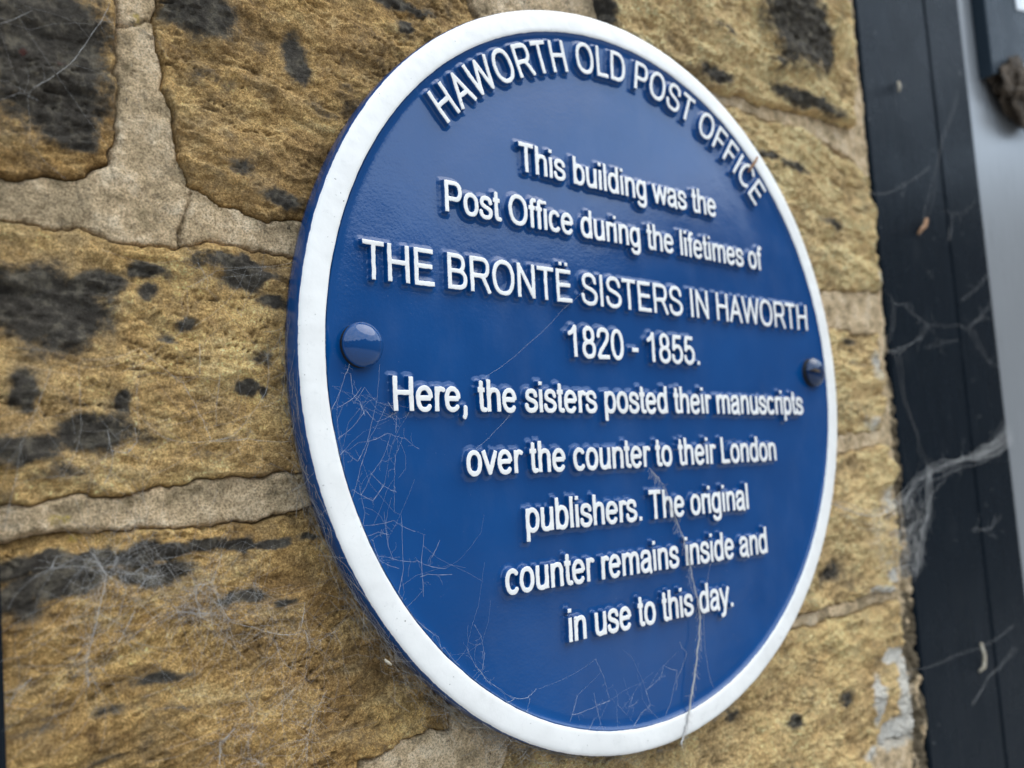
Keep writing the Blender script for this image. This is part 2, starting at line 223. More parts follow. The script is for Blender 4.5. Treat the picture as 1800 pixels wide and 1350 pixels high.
class MB:
    """Collects boxes, bars and threads; build() links them as one mesh."""
    def __init__(self):
        self.v, self.f = [], []
    def prism(self, poly, z0, z1, bev=0.0):
        n = len(poly)
        b = len(self.v)
        cxm = sum(p[0] for p in poly) / n; cym = sum(p[1] for p in poly) / n
        def inset(p):
            return (p[0] - math.copysign(min(bev, abs(p[0] - cxm)), p[0] - cxm), p[1] - math.copysign(min(bev, abs(p[1] - cym)), p[1] - cym))
        rings = [[(p[0], p[1], z0) for p in poly], [(p[0], p[1], z1 - bev) for p in poly]]
        if bev:
            rings.append([(inset(p)[0], inset(p)[1], z1) for p in poly])
        for r in rings:
            self.v += [W(*p) for p in r]
        for k in range(len(rings) - 1):
            for i in range(n):
                self.f.append((b + k * n + i, b + k * n + (i + 1) % n, b + (k + 1) * n + (i + 1) % n, b + (k + 1) * n + i))
        self.f.append(tuple(b + (len(rings) - 1) * n + i for i in range(n)))
        self.f.append(tuple(b + i for i in reversed(range(n))))
    def box(self, x0, x1, y0, y1, z0, z1, bev=0.0):
        self.prism([(x0, y0), (x1, y0), (x1, y1), (x0, y1)], z0, z1, bev)
    def tube(self, pts, rad, sides=4):
        pts = [Vector(p) for p in pts]
        if len(pts) < 2: return
        b = len(self.v)
        for i, p in enumerate(pts):
            t = (pts[min(i + 1, len(pts) - 1)] - pts[max(i - 1, 0)])
            t = t.normalized() if t.length > 1e-9 else Vector((1, 0, 0))
            u = t.cross(Vector((0.3, 0.2, 1.0)))
            u = u.normalized() if u.length > 1e-6 else Vector((1, 0, 0))
            w = t.cross(u)
            r = rad(i) if callable(rad) else rad
            for k in range(sides):
                a = 2 * math.pi * k / sides
                q = p + (u * math.cos(a) + w * math.sin(a)) * r
                self.v.append(W(*q))
        for i in range(len(pts) - 1):
            for k in range(sides):
                k2 = (k + 1) % sides
                self.f.append((b + i * sides + k, b + i * sides + k2, b + (i + 1) * sides + k2, b + (i + 1) * sides + k))
        self.f.append(tuple(b + k for k in reversed(range(sides))))
        self.f.append(tuple(b + (len(pts) - 1) * sides + k for k in range(sides)))
    def build(self, name, mats, parent=None, sm=False):
        me = bpy.data.meshes.new(name)
        me.from_pydata([tuple(v) for v in self.v], [], self.f)
        return link(name, me, mats, parent, sm)

# ------------------------------------------------------------------ materials
class Mat:
    def __init__(self, name):
        self.m = bpy.data.materials.new(name)
        self.m.use_nodes = True
        self.n, self.l = self.m.node_tree.nodes, self.m.node_tree.links
        self.b = self.n['Principled BSDF']
        self.tc = self.n.new('ShaderNodeTexCoord')
    def put(self, sock, v):
        if isinstance(v, bpy.types.NodeSocket): self.l.new(v, sock)
        elif isinstance(v, (tuple, list)): sock.default_value = (*v, 1) if len(v) == 3 and len(sock.default_value) == 4 else v
        else: sock.default_value = v
    def vec(self, scale=(1, 1, 1), rot=(0, 0, 0)):
        mp = self.n.new('ShaderNodeMapping')
        mp.inputs['Scale'].default_value = scale
        mp.inputs['Rotation'].default_value = rot
        self.l.new(self.tc.outputs['Object'], mp.inputs[0])
        return mp.outputs[0]
    def noise(self, scale, detail=4, rough=0.55, v=None, dist=0.0):
        t = self.n.new('ShaderNodeTexNoise')
        t.inputs['Scale'].default_value = scale; t.inputs['Detail'].default_value = detail
        t.inputs['Roughness'].default_value = rough; t.inputs['Distortion'].default_value = dist
        self.l.new(v if v is not None else self.tc.outputs['Object'], t.inputs['Vector'])
        return t.outputs['Fac']
    def voro(self, scale, v=None, feature='F1'):
        t = self.n.new('ShaderNodeTexVoronoi'); t.feature = feature
        t.inputs['Scale'].default_value = scale
        self.l.new(v if v is not None else self.tc.outputs['Object'], t.inputs['Vector'])
        return t.outputs['Distance']
    def rng(self, v, a, b, c=0.0, d=1.0):
        t = self.n.new('ShaderNodeMapRange')
        self.l.new(v, t.inputs[0])
        for k, x in zip((1, 2, 3, 4), (a, b, c, d)): t.inputs[k].default_value = x
        return t.outputs[0]
    def math(self, op, a, b=0.0, c=0.0):
        t = self.n.new('ShaderNodeMath'); t.operation = op
        self.put(t.inputs[0], a); self.put(t.inputs[1], b); self.put(t.inputs[2], c)
        return t.outputs[0]
    def mix(self, f, a, b, mode='MIX'):
        t = self.n.new('ShaderNodeMixRGB'); t.blend_type = mode
        self.put(t.inputs[0], f); self.put(t.inputs[1], a); self.put(t.inputs[2], b)
        return t.outputs[0]
    def attr(self, name):
        t = self.n.new('ShaderNodeAttribute'); t.attribute_name = name
        return t.outputs['Fac']
    def ramp(self, f, stops):
        t = self.n.new('ShaderNodeValToRGB')
        e = t.color_ramp.elements
        while len(e) < len(stops): e.new(0.5)
        for k, (p, c) in enumerate(stops):
            e[k].position = p; e[k].color = (*c, 1)
        self.l.new(f, t.inputs[0])
        return t.outputs[0]
    def bump(self, h, strength, dist, prev=None):
        t = self.n.new('ShaderNodeBump')
        t.inputs['Strength'].default_value = strength; t.inputs['Distance'].default_value = dist
        self.l.new(h, t.inputs['Height'])
        if prev is not None: self.l.new(prev, t.inputs['Normal'])
        return t.outputs[0]
    def out(self, color=None, rough=None, normal=None, spec=None, metal=None, alpha=None, coat=None):
        for k, v in (('Base Color', color), ('Roughness', rough), ('Normal', normal), ('Specular IOR Level', spec), ('Metallic', metal), ('Alpha', alpha), ('Coat Weight', coat)):
            if v is not None: self.put(self.b.inputs[k], v)
        return self.m

BLUE_A, BLUE_B = (0.0014, 0.047, 0.172), (0.0024, 0.058, 0.205)

def blue_nodes(m):
    c = m.mix(m.rng(m.noise(22, 3), 0.3, 0.7), BLUE_A, BLUE_B)
    dust = m.rng(m.noise(1500, 2, 0.6), 0.735, 0.77)
    patch = m.rng(m.noise(60, 4), 0.5, 0.72)
    c = m.mix(m.math('MULTIPLY', m.math('MULTIPLY', dust, patch), 0.9), c, (0.42, 0.45, 0.5))
    film = m.rng(m.noise(34, 6, 0.65, m.vec((1, 1, 0.5))), 0.5, 0.85, 0, 0.045)
    c = m.mix(film, c, (0.35, 0.37, 0.4))
    r = m.rng(m.noise(45, 4), 0.3, 0.7, 0.09, 0.17)
    r = m.math('ADD', r, m.math('MULTIPLY', film, 1.4))
    peel = m.noise(820, 2, 0.5)
    n = m.bump(peel, 0.07, 0.0006)
    n = m.bump(m.noise(170, 2, 0.5), 0.035, 0.0010, n)
    n = m.bump(m.noise(38, 2, 0.5), 0.07, 0.003, n)
    return c, r, n

def blue_paint():
    m = Mat('blue_gloss_paint')
    c, r, n = blue_nodes(m)
    return m.out(c, r, n, 0.62)

def gloss_blue(name='rivet_gloss_paint', dim=0.85):
    m = Mat(name)
    c, r, n = blue_nodes(m)
    c = m.mix(1.0, c, (dim, dim, dim), 'MULTIPLY')
    n = m.bump(m.noise(160, 2, 0.5), 0.12, 0.0008)
    return m.out(c, m.rng(m.noise(90, 3), 0.4, 0.75, 0.03, 0.07), n, 0.55)

def white_nodes(m):
    w = m.mix(m.rng(m.noise(40, 4), 0.35, 0.7), (0.82, 0.795, 0.75), (0.735, 0.71, 0.67))
    w = m.mix(m.rng(m.noise(160, 5, 0.7), 0.58, 0.75, 0, 0.25), w, (0.46, 0.46, 0.43))
    speck = m.rng(m.noise(620, 3, 0.55), 0.675, 0.71)
    some = m.rng(m.noise(55, 3), 0.48, 0.62)
    w = m.mix(m.math('MULTIPLY', m.math('MULTIPLY', speck, some), 0.85), w, (0.10, 0.085, 0.06))
    return w

def two_paints(name, attr, thr, jit, scale):
    """White paint on the raised face, blue on the sides; the brushed edge follows the casting's shoulder."""
    m = Mat(name)
    c, r, n = blue_nodes(m)
    w = white_nodes(m)
    d = m.attr(attr)
    d = m.math('ADD', d, m.math('MULTIPLY', m.math('SUBTRACT', m.noise(scale, 3, 0.6), 0.5), jit))
    f = m.rng(d, thr - 0.02, thr + 0.02, 1.0, 0.0)
    col = m.mix(f, c, w)
    rough = m.mix(f, r, m.rng(m.noise(120, 3), 0.3, 0.7, 0.28, 0.42))
    nn = m.bump(m.noise(300, 3, 0.6), 0.14, 0.0006)
    nn = m.bump(m.noise(70, 3, 0.5), 0.22, 0.0016, nn)
    return m.out(col, rough, nn, 0.5)

def stone_mat():
    m = Mat('weathered_sandstone')
    bed = m.vec((1, 1, 1.75), (0, math.radians(7), 0))
    t = m.noise(55, 8, 0.68, bed, 0.4)
    c = m.ramp(t, [(0.28, (0.20, 0.118, 0.05)), (0.40, (0.50, 0.315, 0.118)), (0.53, (0.86, 0.575, 0.235)), (0.69, (1.0, 0.77, 0.41))])
    rust = m.rng(m.noise(24, 5, 0.6, bed), 0.56, 0.78, 0, 0.5)
    c = m.mix(rust, c, (0.66, 0.36, 0.095))
    c = m.mix(m.rng(m.noise(13, 4, 0.6, bed), 0.38, 0.66), m.mix(1.0, c, (0.74, 0.66, 0.60), 'MULTIPLY'), m.mix(1.0, c, (1.3, 1.28, 1.2), 'MULTIPLY'))
    grey = m.rng(m.noise(31, 7, 0.72), 0.53, 0.72, 0, 0.75)
    c = m.mix(grey, c, (0.34, 0.25, 0.15))
    c = m.mix(m.math('MULTIPLY', m.attr('tint'), m.rng(t, 0.3, 0.6, 0.45, 0.9)), c, (1.0, 0.80, 0.42))
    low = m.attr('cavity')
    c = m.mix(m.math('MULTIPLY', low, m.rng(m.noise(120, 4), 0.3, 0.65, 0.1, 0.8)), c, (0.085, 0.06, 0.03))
    grain = m.noise(1500, 3, 0.7)
    c = m.mix(m.rng(grain, 0.36, 0.62), c, m.mix(1.0, c, (0.46, 0.42, 0.36), 'MULTIPLY'))
    c = m.mix(m.rng(m.noise(620, 4, 0.8), 0.42, 0.64, 0.0, 0.75), c, m.mix(1.0, c, (0.40, 0.36, 0.31), 'MULTIPLY'))
    pit = m.rng(m.noise(420, 5, 0.8, bed), 0.37, 0.27, 0, 0.85)
    c = m.mix(pit, c, (0.05, 0.04, 0.025))
    hi = m.rng(m.noise(900, 3, 0.7), 0.56, 0.7, 0, 0.75)
    c = m.mix(hi, c, m.mix(1.0, c, (1.9, 1.85, 1.75), 'MULTIPLY'))
    gain = m.rng(m.attr('tint'), 0.0, 1.0, 1.12, 1.62)
    gc = m.n.new('ShaderNodeCombineColor')
    m.put(gc.inputs[0], gain); m.put(gc.inputs[1], m.math('MULTIPLY', gain, m.rng(m.attr('tint'), 0.0, 1.0, 0.985, 0.93))); m.put(gc.inputs[2], m.math('MULTIPLY', gain, 0.93))
    c = m.mix(1.0, c, gc.outputs[0], 'MULTIPLY')
    c = m.mix(1.0, c, (0.95, 0.86, 0.72), 'DARKEN')
    s = m.math('MULTIPLY', m.attr('soot'), 1.45)
    s = m.math('ADD', s, m.math('MULTIPLY', m.math('SUBTRACT', m.noise(125, 8, 0.82), 0.5), 2.5))
    s = m.math('ADD', s, m.math('MULTIPLY', m.math('SUBTRACT', m.noise(26, 5, 0.6), 0.5), 1.5))
    c = m.mix(m.rng(s, 0.08, 0.7, 0, 0.85), c, (0.23, 0.165, 0.095))
    s = m.rng(s, 0.40, 0.84)
    sootc = m.ramp(m.noise(170, 6, 0.7), [(0.32, (0.020, 0.018, 0.016)), (0.5, (0.064, 0.057, 0.047)), (0.68, (0.21, 0.18, 0.13))])
    c = m.mix(m.math('MULTIPLY', s, 0.93), c, sootc)
    p = m.math('ADD', m.attr('pale'), m.math('MULTIPLY', m.math('SUBTRACT', m.noise(140, 5, 0.7), 0.5), 1.1))
    c = m.mix(m.rng(p, 0.34, 0.72, 0, 0.85), c, (0.78, 0.74, 0.66))
    li = m.math('ADD', m.attr('lichen'), m.math('MULTIPLY', m.math('SUBTRACT', m.noise(330, 6, 0.78), 0.5), 3.2))
    c = m.mix(m.rng(li, 0.75, 1.2, 0, 0.6), c, (0.50, 0.36, 0.05))
    rd = m.math('ADD', m.attr('red'), m.math('MULTIPLY', m.math('SUBTRACT', m.noise(240, 5, 0.75), 0.5), 2.2))
    c = m.mix(m.rng(rd, 0.6, 1.1, 0, 0.6), c, (0.16, 0.02, 0.015))
    n = m.bump(m.noise(420, 6, 0.8, bed), 0.8, 0.0026)
    n = m.bump(grain, 0.9, 0.0011, n)
    return m.out(c, m.rng(grain, 0.3, 0.7, 0.8, 0.95), n, 0.25)

def mortar_mat():
    m = Mat('lime_mortar')
    c = m.ramp(m.noise(75, 7, 0.7), [(0.34, (0.30, 0.225, 0.125)), (0.5, (0.72, 0.535, 0.325)), (0.64, (0.90, 0.725, 0.50))])
    c = m.mix(m.rng(m.noise(30, 4), 0.48, 0.7, 0, 0.65), c, (0.50, 0.385, 0.24))
    grain = m.noise(1250, 3, 0.75)
    c = m.mix(m.rng(grain, 0.36, 0.58), m.mix(1.0, c, (0.5, 0.46, 0.42), 'MULTIPLY'), m.mix(1.0, c, (1.2, 1.19, 1.17), 'MULTIPLY'))
    c = m.mix(m.rng(m.noise(620, 3, 0.6), 0.66, 0.74, 0, 0.6), c, (0.66, 0.58, 0.44))
    blot = m.rng(m.noise(170, 5, 0.75), 0.44, 0.33, 0, 0.7)
    c = m.mix(blot, c, (0.19, 0.145, 0.09))
    pit = m.rng(m.noise(260, 4, 0.7), 0.37, 0.29)
    c = m.mix(m.math('MULTIPLY', pit, 0.85), c, (0.05, 0.042, 0.035))
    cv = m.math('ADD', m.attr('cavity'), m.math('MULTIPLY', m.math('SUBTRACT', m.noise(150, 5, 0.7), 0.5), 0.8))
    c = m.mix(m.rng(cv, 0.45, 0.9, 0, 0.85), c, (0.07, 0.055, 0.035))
    li = m.math('ADD', m.attr('lichen'), m.math('MULTIPLY', m.math('SUBTRACT', m.noise(330, 6, 0.78), 0.5), 3.2))
    c = m.mix(m.rng(li, 0.75, 1.2, 0, 0.7), c, (0.56, 0.40, 0.07))
    p = m.math('ADD', m.attr('pale'), m.math('MULTIPLY', m.math('SUBTRACT', m.noise(140, 5, 0.7), 0.5), 1.1))
    c = m.mix(m.rng(p, 0.45, 0.8, 0, 0.7), c, (0.62, 0.58, 0.5))
    n = m.bump(m.noise(300, 6, 0.8), 1.0, 0.0024)
    n = m.bump(grain, 0.7, 0.0007, n)
    return m.out(c, 0.93, n, 0.2)

def timber_mat(name, c0, c1, rough=(0.22, 0.34), marks=0.55):
    m = Mat(name)
    g = m.vec((9, 9, 0.35))
    st = m.noise(60, 5, 0.65, g)
    c = m.mix(m.rng(st, 0.3, 0.7), c0, c1)
    smear = m.math('MULTIPLY', m.rng(m.noise(36, 6, 0.7, m.vec((2, 2, 0.7))), 0.56, 0.8, 0, 0.10), marks)
    c = m.mix(smear, c, (0.20, 0.20, 0.19))
    sp = m.math('MULTIPLY', m.rng(m.noise(210, 2, 0.5), 0.735, 0.77), m.rng(m.noise(14, 3), 0.45, 0.6))
    c = m.mix(m.math('MULTIPLY', sp, marks), c, (0.42, 0.42, 0.40))
    n = m.bump(st, 0.5, 0.0014)
    n = m.bump(m.noise(120, 4, 0.6), 0.2, 0.001, n)
    return m.out(c, m.rng(m.noise(30, 4), 0.3, 0.7, *rough), n, 0.018)

M_BLUE = blue_paint()
M_GLOSS = gloss_blue()
M_GLOSS_DARK = gloss_blue('dark_rivet_paint', 0.35)  # same rivet paint, darker overall, for the right head
M_LETTER = two_paints('lettering_paint', 'shoulder', 0.0, 0.16, 900)
M_RIM = two_paints('rim_paint', 'shoulder', 0.40, 0.34, 320)
M_STONE, M_MORTAR = stone_mat(), mortar_mat()
M_FRAME = timber_mat('dark_slate_gloss_paint', (0.006, 0.009, 0.0125), (0.0105, 0.0145, 0.0195))
M_BOARD = timber_mat('slate_board_paint', (0.018, 0.026, 0.034), (0.027, 0.037, 0.047), marks=0.3)

def simple(name, col, rough=0.8, bump=None, metal=None, var=None, scale=300):
    m = Mat(name)
    c = col if var is None else m.mix(m.rng(m.noise(scale, 4, 0.65), 0.3, 0.7), col, var)
    n = m.bump(m.noise(bump[0], 4, 0.65), bump[1], bump[2]) if bump else None
    return m.out(c, rough, n, 0.4, metal)

M_WEB = simple('dusty_silk', (0.52, 0.50, 0.47), 0.85)
M_WEB_FINE = simple('fine_silk', (0.62, 0.62, 0.62), 0.7)
M_DUST = simple('dust_clotted_silk', (0.38, 0.36, 0.34), 0.95, (1500, 0.8, 0.0006), None, (0.56, 0.53, 0.5), 700)
M_WEB_DARK = simple('old_grey_silk', (0.26, 0.235, 0.20), 0.95)
M_TWIG = simple('dry_stalk', (0.22, 0.10, 0.04), 0.8, (900, 0.5, 0.0006), None, (0.36, 0.20, 0.10))
M_HUSK = simple('pale_husk', (0.5, 0.45, 0.36), 0.8, (900, 0.5, 0.0006), None, (0.33, 0.27, 0.18))
M_DIRT = simple('brown_debris', (0.022, 0.016, 0.011), 0.95, (300, 1.0, 0.003), None, (0.12, 0.085, 0.055), 110)
M_RIVET_SHADE = simple('rivet_shade_black', (0.008, 0.008, 0.010), 0.7)  # near-black colour standing for the shade below the rivet heads
M_LETTERING = simple('white_sign_paint', (0.72, 0.74, 0.75), 0.4, (200, 0.2, 0.001))

def grey_mat():
    m = Mat('satin_grey_metal')
    st = m.noise(70, 5, 0.6, m.vec((10, 10, 0.25)))
    c = m.mix(m.rng(st, 0.3, 0.7), (0.27, 0.28, 0.29), (0.33, 0.34, 0.35))
    c = m.mix(m.rng(m.noise(170, 4, 0.7), 0.66, 0.76, 0, 0.35), c, (0.62, 0.63, 0.64))
    n = m.bump(st, 0.12, 0.001)
    return m.out(c, m.rng(st, 0.3, 0.7, 0.26, 0.36), n, 0.4, 0.42)
M_GREY = grey_mat()

# ------------------------------------------------------------------ stone wall
def poly_sdf(X, Y, poly):
    """Signed distance to a closed polygon, negative inside."""
    d = np.full(X.shape, 1e9)
    inside = np.zeros(X.shape, bool)
    n = len(poly)
    for i in range(n):
        ax, ay = poly[i]; bx, by = poly[(i + 1) % n]
        ex, ey = bx - ax, by - ay
        t = np.clip(((X - ax) * ex + (Y - ay) * ey) / (ex * ex + ey * ey), 0, 1)
        d = np.minimum(d, (X - ax - ex * t) ** 2 + (Y - ay - ey * t) ** 2)
        c = ((ay > Y) != (by > Y)) & (X < ex * (Y - ay) / (ey if abs(ey) > 1e-9 else 1e-9) + ax)
        inside ^= c
    d = np.sqrt(d)
    return np.where(inside, -d, d)

def blobs(X, Y, tab, soft=0.2):
    r = np.zeros(X.shape)
    for cx, cy, rx, ry, s in tab:
        q = np.sqrt(((X - cx) / rx) ** 2 + ((Y - cy) / ry) ** 2)
        r = np.maximum(r, s * (1 - smooth(soft, 1.45, q)))
    return r

STEP = 0.85
gx = np.arange(-287, 269.4, STEP)
gy = np.arange(-330, 372, STEP)
GX, GY = np.meshgrid(gx, gy)
wx = GX + 2.2 * fbm(GX / 16, GY / 16, 3, 4) + 0.5 * fbm(GX / 3.5, GY / 3.5, 5, 2)
wy = GY + 2.0 * fbm(GX / 16, GY / 16, 9, 4) + 0.5 * fbm(GX / 3.5, GY / 3.5, 11, 2)
bw = blobs(wx, wy, SOOT)
clean = blobs(GX, GY, CLEAN)
A_SOOT = np.clip(bw - 1.1 * clean + 0.12 * fbm(GX / 40, GY / 25, 77, 3), 0, 1.3)
A_PALE, A_LICH, A_RED = blobs(wx, wy, PALE), blobs(wx, wy, LICH), blobs(GX, GY, RED)

wall = empty('stone_wall', W(0, -330, -60), 'rough honey coloured sandstone wall with sooty patches and pale mortar joints behind the round plaque', 'wall')
nearest = np.full(GX.shape, 1e9)
crevs = smooth(-0.05, 0.55, fbm(GX / 24, GY / 24, 700, 4, 0.6))
LIFT = {'a': 1.0, 'b': 0.5, 'c': 4.5, 'd': 0.5, 'e': 1.0, 'f': 1.5, 'g': 0.5, 'h': 0.5, 'i': -0.5}
for si, (key, poly) in enumerate(STONES.items()):
    d = poly_sdf(wx, wy, poly)
    nearest = np.minimum(nearest, d)
    keep = d < 2.4
    rough = 1.35 if key in 'cdefg' else 1.0
    tilt = math.radians(-8 if key in 'bcdh' else 10)
    u = GX * math.cos(tilt) + GY * math.sin(tilt)
    v = -GX * math.sin(tilt) + GY * math.cos(tilt)
    zone = smooth(-0.35, 0.45, fbm(u / 30, v / 22, 260 + si, 3))
    h = 2.5 * fbm(u / 60, v / 34, 100 + si, 3)
    h += 1.1 * (0.45 + 0.9 * zone) * fbm(u / 16, v / 9.0, 200 + si, 5, 0.6)
    h += 0.55 * fbm(u / 7, v / 3.4, 300 + si, 4, 0.6, True) * (0.5 + smooth(-0.3, 0.5, fbm(u / 30, v / 20, 350 + si, 2)))
    h += 0.45 * (0.5 + 0.8 * zone) * fbm(u / 3.4, v / 2.4, 400 + si, 3, 0.8)
    ledge = smooth(0.12, 0.2, fbm(u / 34, v / 11, 450 + si, 3))
    h += 0.9 * ledge
    crk = 1 - smooth(0.0, 0.05, np.abs(fbm(u / 46, v / 13, 480 + si, 4, 0.5)))
    crk *= smooth(0.05, 0.3, fbm(u / 38, v / 30, 490 + si, 2))
    h -= 1.5 * crk
    h *= rough
    if key == 'c':
        face = blobs(GX, GY, [(SOOT[i][0], SOOT[i][1], SOOT[i][2] * 1.2, SOOT[i][3] * 1.1, 1) for i, t in enumerate(SOOT) if t[0] > 150 and t[1] > 200][:3])
        h += 3.0 * smooth(0.2, 0.5, face)
    edge = smooth(-9, 0.5, d)
    z = -14.0 + LIFT[key] + h - (0.2 + 2.4 * smooth(-0.3, 0.5, fbm(GX / 26, GY / 26, 720, 3))) * edge ** 2 - 9.0 * smooth(-0.2, 2.4, d)
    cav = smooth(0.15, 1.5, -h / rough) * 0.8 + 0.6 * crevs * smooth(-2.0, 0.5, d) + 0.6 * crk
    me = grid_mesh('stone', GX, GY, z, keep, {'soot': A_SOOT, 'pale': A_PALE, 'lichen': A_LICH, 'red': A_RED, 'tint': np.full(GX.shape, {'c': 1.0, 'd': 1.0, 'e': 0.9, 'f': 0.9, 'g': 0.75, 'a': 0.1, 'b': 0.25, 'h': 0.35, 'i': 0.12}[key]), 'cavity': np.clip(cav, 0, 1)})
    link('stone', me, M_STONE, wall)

crev = smooth(-0.05, 0.55, fbm(GX / 24, GY / 24, 700, 4, 0.6))
hm = 1.0 * fbm(GX / 35, GY / 35, 600, 3) + 0.7 * fbm(GX / 9, GY / 9, 610, 5, 0.6) + 0.28 * fbm(GX / 2.4, GY / 2.4, 620, 2, 0.7)
zm = -14.4 + hm - (0.05 + 1.7 * crev) * (1 - smooth(0.0, 1.8, nearest)) - 16 * smooth(-5, 0.5, -nearest - 3)
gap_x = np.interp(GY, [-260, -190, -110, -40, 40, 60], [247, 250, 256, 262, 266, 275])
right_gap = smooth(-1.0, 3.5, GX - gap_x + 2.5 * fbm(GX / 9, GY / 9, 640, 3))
zm = zm - right_gap * (-1.6 + 3.2 * smooth(-0.5, 0.6, fbm(GX / 7, GY / 9, 645, 4, 0.6)))
for (x0, y0), (x1, y1) in CRACKS:
    ex, ey = x1 - x0, y1 - y0
    t = np.clip(((wx - x0) * ex + (wy - y0) * ey) / (ex * ex + ey * ey), 0, 1)
    dd = np.hypot(wx - x0 - ex * t, wy - y0 - ey * t)
    zm = zm - 2.2 * (1 - smooth(0.1, 1.0, dd))
cavm = np.clip((0.05 + 0.65 * crev) * (1 - smooth(-0.2, 1.0, nearest)) + 1.25 * right_gap * smooth(-1.0, 0.3, fbm(GX / 12, GY / 16, 655, 4, 0.6)) + 0.5 * smooth(0.3, 0.9, -hm), 0, 1)  # mortar strip beside the frame is also coloured dark for the stones' shade
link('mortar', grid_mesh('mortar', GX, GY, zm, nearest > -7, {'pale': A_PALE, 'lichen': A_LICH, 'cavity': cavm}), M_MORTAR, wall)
core = MB(); core.box(-286.5, 268.8, -329, 371, -60, -33)
core.build('wall_core', M_MORTAR, wall)

# ------------------------------------------------------------------ timber posts either side of the wall
def post_board(x0, x1, y0, y1, z0, z1, bev):
    b = MB(); b.box(x0, x1, y0, y1, z0, z1, bev); return b

frame = empty('door_frame', W(360, -420, -60), 'dark slate painted timber door frame with a narrow groove, standing right of the plaque', 'door frame')
post_board(269, 379.6, -420, 520, -70, -12, 1.6).build('jamb', M_FRAME, frame)
post_board(382.6, 449.5, -420, 520, -70, -12.4, 1.4).build('door_stop', M_FRAME, frame)
post_board(379.7, 382.5, -420, 520, -70, -18, 0).build('groove_strip', M_FRAME, frame)

panel = MB()
panel.box(450.2, 640, -420, 520, -72, -20, 1.0)
tag(panel.build('grey_panel', M_GREY), 'shiny pale grey vertical panel at the right edge beyond the dark door frame', 'panel')

lp = MB(); lp.prism([(-360, -420), (-249.0, -420), (-289.2, 520), (-360, 520)], -70, -7, 2.0)
tag(lp.build('side_post', M_FRAME), 'blurred dark painted post at the far left edge of the stone wall', 'post')

# signboard with a rotten lower end, top right
sign = empty('signboard', W(520, 274, -20), 'dark slate signboard end with part of a white letter, top right over the grey panel', 'sign')
b = MB(); b.prism([(494.7, 284.5), (524.8, 296.9), (571.6, 316.4), (700, 369.7), (700, 540), (494.7, 540)], -19.6, -8.0, 1.2)
b.build('board', M_BOARD, sign)
b = MB(); b.prism([(569.4, 370.1), (578.4, 372.1), (578.4, 445.1), (569.4, 445.1)], -8.0, -7.2)
b.prism([(580.4, 372.6), (595.4, 376.1), (595.4, 445.1), (580.4, 445.1)], -8.0, -7.2)
b.build('letter', M_LETTERING, sign)

def lump(c, r, seed, n=40):
    co, q = [], []
    for i in range(n + 1):
        th = math.pi * i / n
        for k in range(2 * n):
            a = math.pi * k / n
            co.append((math.sin(th) * math.cos(a), math.sin(th) * math.sin(a), math.cos(th)))
    p = np.array(co)
    f = 1 + 0.42 * fbm(p[:, 0] * 1.7 + p[:, 2] * 2.1, p[:, 1] * 1.9 - p[:, 2], seed, 4, 0.65)
    p = p * f[:, None] * np.array(r) + np.array(c)
    for i in range(n):
        for k in range(2 * n):
            k2 = (k + 1) % (2 * n)
            q.append((i * 2 * n + k, (i + 1) * 2 * n + k, (i + 1) * 2 * n + k2, i * 2 * n + k2))
    return raw_mesh('debris_clump', np.stack([p[:, 0], -p[:, 2], p[:, 1]], 1) * S, np.array(q))
tag(link('debris_clump', lump((558.0, 284.0, -11), (46, 28, 9), 5), M_DIRT), 'clump of dark brown debris caught under the lower end of the signboard', 'debris')

# ------------------------------------------------------------------ the plaque
ZF = -3.0
plaque = empty('plaque', W(0, 0, -13), 'round blue cast metal plaque with raised white lettering and white rim', 'plaque')
def dish(r):
    """The cast face curls up a little towards its rim."""
    return 1.35 * (np.clip(np.asarray(r, float) - 134, 0, None) / 28) ** 2
prof = [(0.02, ZF), (60, ZF), (110, ZF)] + [(r, ZF + float(dish(r))) for r in (134, 138, 142, 146, 150, 154, 157, 159.5, 161)] + [(162.2, ZF + 1.55), (163.0, ZF + 1.85), (163.7, ZF + 2.25), (164.2, ZF + 2.6)]
lathe('face', prof, 360, M_BLUE, plaque)
prof = [(174.9, -1.2), (175.25, -2.0), (175.4, -4), (175.3, -9), (174.9, -11.6), (174.0, -12.8), (170, -13.0), (100, -13.0)]
lathe('edge_band', prof, 360, M_BLUE, plaque)
prof = [(164.05, -1.1), (164.35, -0.55), (164.8, -0.15), (165.5, 0.08), (166.6, 0.16), (168.5, 0.2), (170.5, 0.18), (172.4, 0.1), (173.6, -0.05), (174.4, -0.35), (174.9, -0.85), (175.2, -1.5), (175.3, -2.3)]
sh = [1.0, 0.62, 0.2, 0.0, 0, 0, 0, 0, 0.0, 0.12, 0.42, 0.75, 1.0]
def rim_wob(R, Z, a):
    n = np.vectorize(lambda t: 0.0)(a)
    px, py = R * np.cos(a), R * np.sin(a)
    return R + 0.10 * fbm(px / 9, py / 9, 31, 2), Z + 0.10 * fbm(px / 7, py / 7, 37, 3)
lathe('rim', prof, 900, M_RIM, plaque, attrs={'shoulder': sh}, wob=rim_wob)

